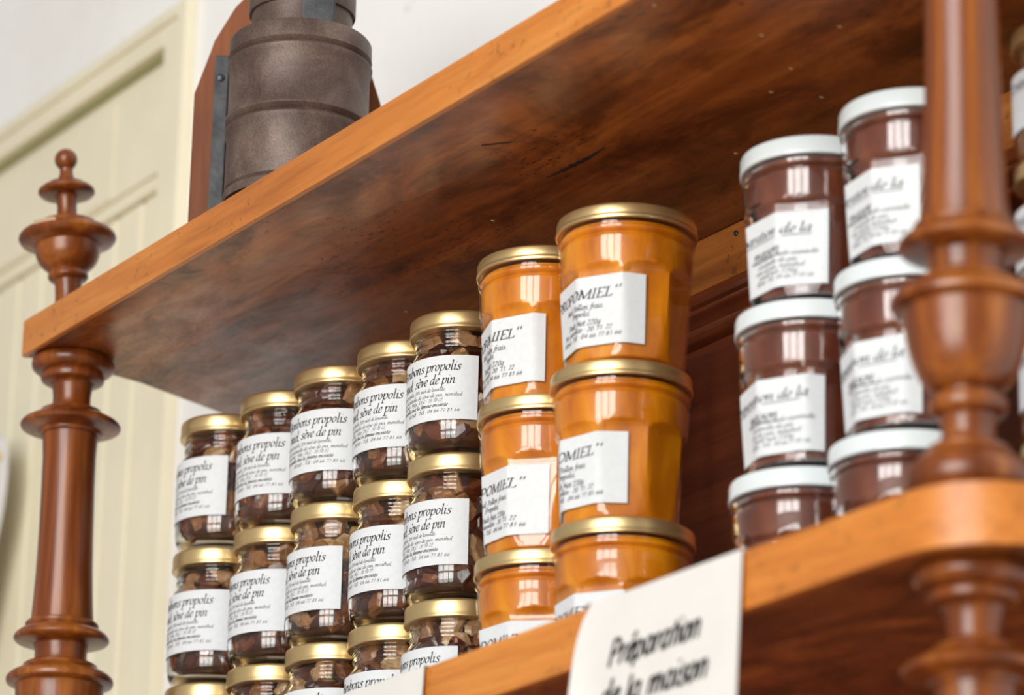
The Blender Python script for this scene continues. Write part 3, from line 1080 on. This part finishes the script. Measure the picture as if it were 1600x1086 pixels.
# small jars half hidden behind the right post: scaled-down straight jars with gold lids
sb = [(z * .81, r * .95) for z, r in BODY]
sm_body = lathe_mesh('glass_body', sb, 48, 3.2, False)
sm_fill = lathe_mesh('honey_fill', [(.0015, .0195)] + [(z, r - .0012) for z, r in sb if .002 < z < .060], 48, 3.2)
sm_lid = lathe_mesh('lid', [(z * .81, r * .975) for z, r in LIDP], 48, .6)
slab, slet = wrap_label(.058, .030, [[(x * .85, y * .78) for x, y in q] for q in WQ], .0155, lambda a, z: .0299, 0, .0299)
for j in range(4):
    jar = empty('small_honey_jar', (.6425, .1655, .0697 * (3 - j)))
    tag(jar, 'small gold lidded amber jar behind the right post, %s' % ('topmost', 'second from the top', 'third from the top', 'lowest in the stack')[j], 'jar', 'small jars behind the right post')
    link_mesh('glass_body', sm_body, M_GLASS, jar)
    link_mesh('honey_fill', sm_fill, M_AMBER, jar)
    link_mesh('lid', sm_lid, M_GOLD, jar)
    add_label(jar, slab, slet, math.radians(-70))

# ------------------------------------------------------------------ shelf signs: folded cards hung over the lower board's front edge
def sign(x0, x1, left_curl, drop, name, label, lines):
    s = tag(empty(name, ((x0 + x1) / 2, 0, 0)), label, 'sign', 'folded signs on the lower shelf edge')
    cx = (x0 + x1) / 2
    ns, nt = 20, 14

    def P(u, t, off=0.0):
        """u 0..1 across, t metres down from the fold (negative: flap lying on the board)"""
        x = x0 + (x1 - x0) * u - cx
        if t < 0:
            return (x, -t - .0012, .0009 + off)
        c = left_curl * max(0, (.16 - u) / .16) ** 2
        x -= .030 * max(0, t) * (1 - u) * (1 if left_curl else 0)
        if left_curl:
            x += .0125 * math.exp(-max(0, t) / .011) * max(0, 1 - u * 1.4) ** 2
        y = -.0016 - .05 * t - c * (.35 + t * 6) - off
        return (x, y, .0009 - t)
    ts = [-.035, -.02, -.008, -.0002] + [drop * k / nt for k in range(nt + 1)]
    vs, fs = [], []
    for off in (.0003, -.0001):
        for t in ts:
            for i in range(ns + 1):
                vs.append(P(i / ns, t, off))
    w, m = ns + 1, len(ts)
    b0 = w * m
    for j in range(m - 1):
        for i in range(ns):
            a = j * w + i
            fs.append((a, a + w, a + w + 1, a + 1))
            fs.append((b0 + a + 1, b0 + a + w + 1, b0 + a + w, b0 + a))
    for i in range(ns):
        fs.append((i, i + 1, b0 + i + 1, b0 + i))
        t = (m - 1) * w + i
        fs.append((t + 1, t, b0 + t, b0 + t + 1))
    for j in range(m - 1):
        l, r = j * w, j * w + ns
        fs.append((l + w, l, b0 + l, b0 + l + w))
        fs.append((r, r + w, b0 + r + w, b0 + r))
    link_mesh('card', to_mesh('card', vs, fs, .6), M_CARD, s)
    if lines:
        vs, fs = [], []
        for q in lines:
            b = len(vs)
            vs += [P(x / (x1 - x0), t, .0007) for x, t in q]
            fs.append((b, b + 1, b + 2, b + 3))
        link_mesh('lettering', to_mesh('lettering', vs, fs), M_INK, s)
    return s


SANS = dict(A)
_ab = [(.6, .88), (.36, 1.0), (.12, .72), (.1, .3), (.3, .0), (.58, .3)]
_ar = [(.13, .55), (.3, .92), (.5, .98), (.6, .72)]
SANS.update({
    'P': (.86, (('l', [(.12, 1.55), (.12, 0)]), [(.12, 1.52), (.5, 1.5), (.72, 1.15), (.5, .76), (.12, .72)])),
    'a': (.82, (_ab, ('l', [(.62, 1.0), (.62, 0)]))),
    'd': (.84, (_ab, ('l', [(.63, 1.7), (.62, 0)]))),
    'i': (.36, (('l', [(.16, 1.0), (.16, 0)]), ('l', [(.16, 1.38), (.16, 1.46)]))),
    'l': (.36, (('l', [(.16, 1.55), (.16, 0)]),)),
    'm': (1.2, (('l', [(.12, 1.0), (.12, 0)]), [(.13, .55), (.28, .92), (.44, .98), (.54, .72)], ('l', [(.54, .75), (.54, 0)]), [(.55, .55), (.7, .92), (.86, .98), (.97, .72)], ('l', [(.97, .75), (.97, 0)]))),
    'n': (.8, (('l', [(.12, 1.0), (.12, 0)]), _ar, ('l', [(.6, .75), (.6, 0)]))),
    'p': (.82, (('l', [(.12, 1.0), (.12, -.42)]), [(.13, .5), (.3, .95), (.55, .9), (.68, .5), (.5, .05), (.3, .02), (.13, .25)])),
    'r': (.56, (('l', [(.12, 1.0), (.12, 0)]), [(.13, .5), (.28, .9), (.5, .98)])),
    't': (.5, (('l', [(.24, 1.4), (.24, 0)]), ('l', [(.02, 1.0), (.48, 1.0)]))),
    ' ': (.5, ()),
})


def sign_lines():
    out = []
    for txt, l, wdt, base, size in (('Pr\u00e9paration', .0265, .0730, .0345, .0080), ('de la maison', .0215, .0850, .0545, .0080)):
        xs = wdt / (sum(SANS[c][0] for c in txt) * size)
        for q in text_quads(txt, 0, 0, size, weight=.23, ang=0, sub=4, slant=.22, thin=1.0, font=SANS):
            out.append([(l + x * xs, base - y) for x, y in q])
    return out


sign(.4700, .5990, .006, .115, 'shelf_sign', 'white folded card lettered in black hanging from the lower shelf edge before the orange jars', sign_lines())
sign(.2020, .3285, 0, .115, 'shelf_sign', 'blank white folded card on the lower shelf edge under the candy jars', None)

# ------------------------------------------------------------------ bee smoker on the upper board
ZT = G + TU
smk = tag(empty('bee_smoker', (.090, .045, ZT)), 'old rusty brown tin bee smoker with wooden bellows standing on the upper shelf', 'bee smoker')
CZ = .0045                            # can bottom above the board
CR = .0420
CAN = [(0, .030), (0, CR + .0006), (.0030, CR + .0012), (.0055, CR + .0006), (.0068, CR - .0014), (.0082, CR), (.0410, CR), (.0430, CR + .0012), (.0455, CR + .0014), (.0470, CR + .0002), (.0482, CR - .0012), (.0494, CR + .0002),
       (.0510, CR + .0014), (.0535, CR + .0012), (.0555, CR), (.0850, CR), (.0868, CR + .0012), (.0890, CR + .0014), (.0904, CR + .0002), (.0914, CR - .0012), (.0924, CR), (.0936, CR + .0010), (.0950, CR + .0008), (.1035, CR + .0006), (.1050, CR - .0004), (.1056, CR - .0025), (.1048, CR - .012), (.1048, .001)]
link_mesh('can', lathe_mesh('can', [(z + CZ, r) for z, r in CAN], 72, .7), M_TIN, smk)
NK = [(.1048, .0302), (.1080, .0303), (.1225, .0303), (.1227, .0318), (.1240, .0322), (.1380, .0322), (.1392, .0318), (.1392, .0300), (.1560, .0235), (.1720, .0165), (.1800, .0140), (.1800, .0120)]
link_mesh('lid', lathe_mesh('lid', [(z + CZ, r) for z, r in NK], 64, .6), M_TIN, smk)
# feet under the can
va = math.atan2(-.541, .841)          # heading from the smoker to the camera
for da in (-.9, .9, PI):
    lf = link_mesh('foot', lathe_mesh('foot', [(.0003, .0045), (CZ + .001, .0040)], 16), M_STEEL, smk)
    lf.location = (.034 * math.cos(va + da), .034 * math.sin(va + da), 0)


def frame_box(name, s0, s1, d0, d1, z0, z1, mat, bev=.0008, parent=smk):
    """box in the smoker's own frame: s to the viewer's right, d away from the viewer"""
    o = box(name, s0, s1, d0, d1, z0, z1, mat, None, bev)
    o.parent = parent
    o.rotation_euler = (0, 0, va + PI / 2)
    return o


# hasp on the front of the lid
hs = frame_box('hasp', .002, .0215, -.0352, -.0328, CZ + .1052, CZ + .150, M_STEEL)
# bellows: two shaped boards with leather between them
BO = [(-.069, .0003), (.0465, .0003), (.0465, .1000), (.0405, .1180), (.0315, .1420), (.018, .165), (.008, .182), (-.030, .182), (-.046, .1640), (-.058, .1405), (-.069, .1050)]


def board(name, d0, d1, inset, mat):
    vs, fs = [], []
    n = len(BO)
    for d in (d0, d1):
        for s, z in BO:
            vs.append((-.0113 + (s + .0113) * (1 - inset), d, max(.0003, z * (1 - inset * .6) + .0003)))
    fs = [tuple(range(n)), tuple(range(n, 2 * n))[::-1]]
    for k in range(n):
        fs.append(((k + 1) % n, k, n + k, n + (k + 1) % n))
    bm = bmesh.new()
    vv = [bm.verts.new(v) for v in vs]
    for f in fs:
        bm.faces.new([vv[i] for i in f])
    bmesh.ops.bevel(bm, geom=list(bm.edges), offset=.0008, segments=1, affect='EDGES')
    bmesh.ops.recalc_face_normals(bm, faces=list(bm.faces))
    me = bpy.data.meshes.new(name)
    bm.to_mesh(me)
    bm.free()
    o = link_mesh(name, me, mat, smk)
    o.rotation_euler = (0, 0, va + PI / 2)
    return o


board('bellows_board', .068, .075, 0, M_BOARD)
board('bellows_leather', .075, .089, .05, M_LEATHER)
board('bellows_board', .089, .096, 0, M_BOARD)
# steel strap that joins the can to the bellows board
st = frame_box('strap', -.0570, -.0480, .0655, .0678, .004, .1300, M_STEEL)
for z in (.014, .115):
    r = link_mesh('rivet', lathe_mesh('rivet', [(0, .0026), (.0010, .0025), (.0018, .0012)], 14), M_RIVET, st)
    r.location = (-.0530, .0655, z)
    r.rotation_euler = (PI / 2, 0, 0)
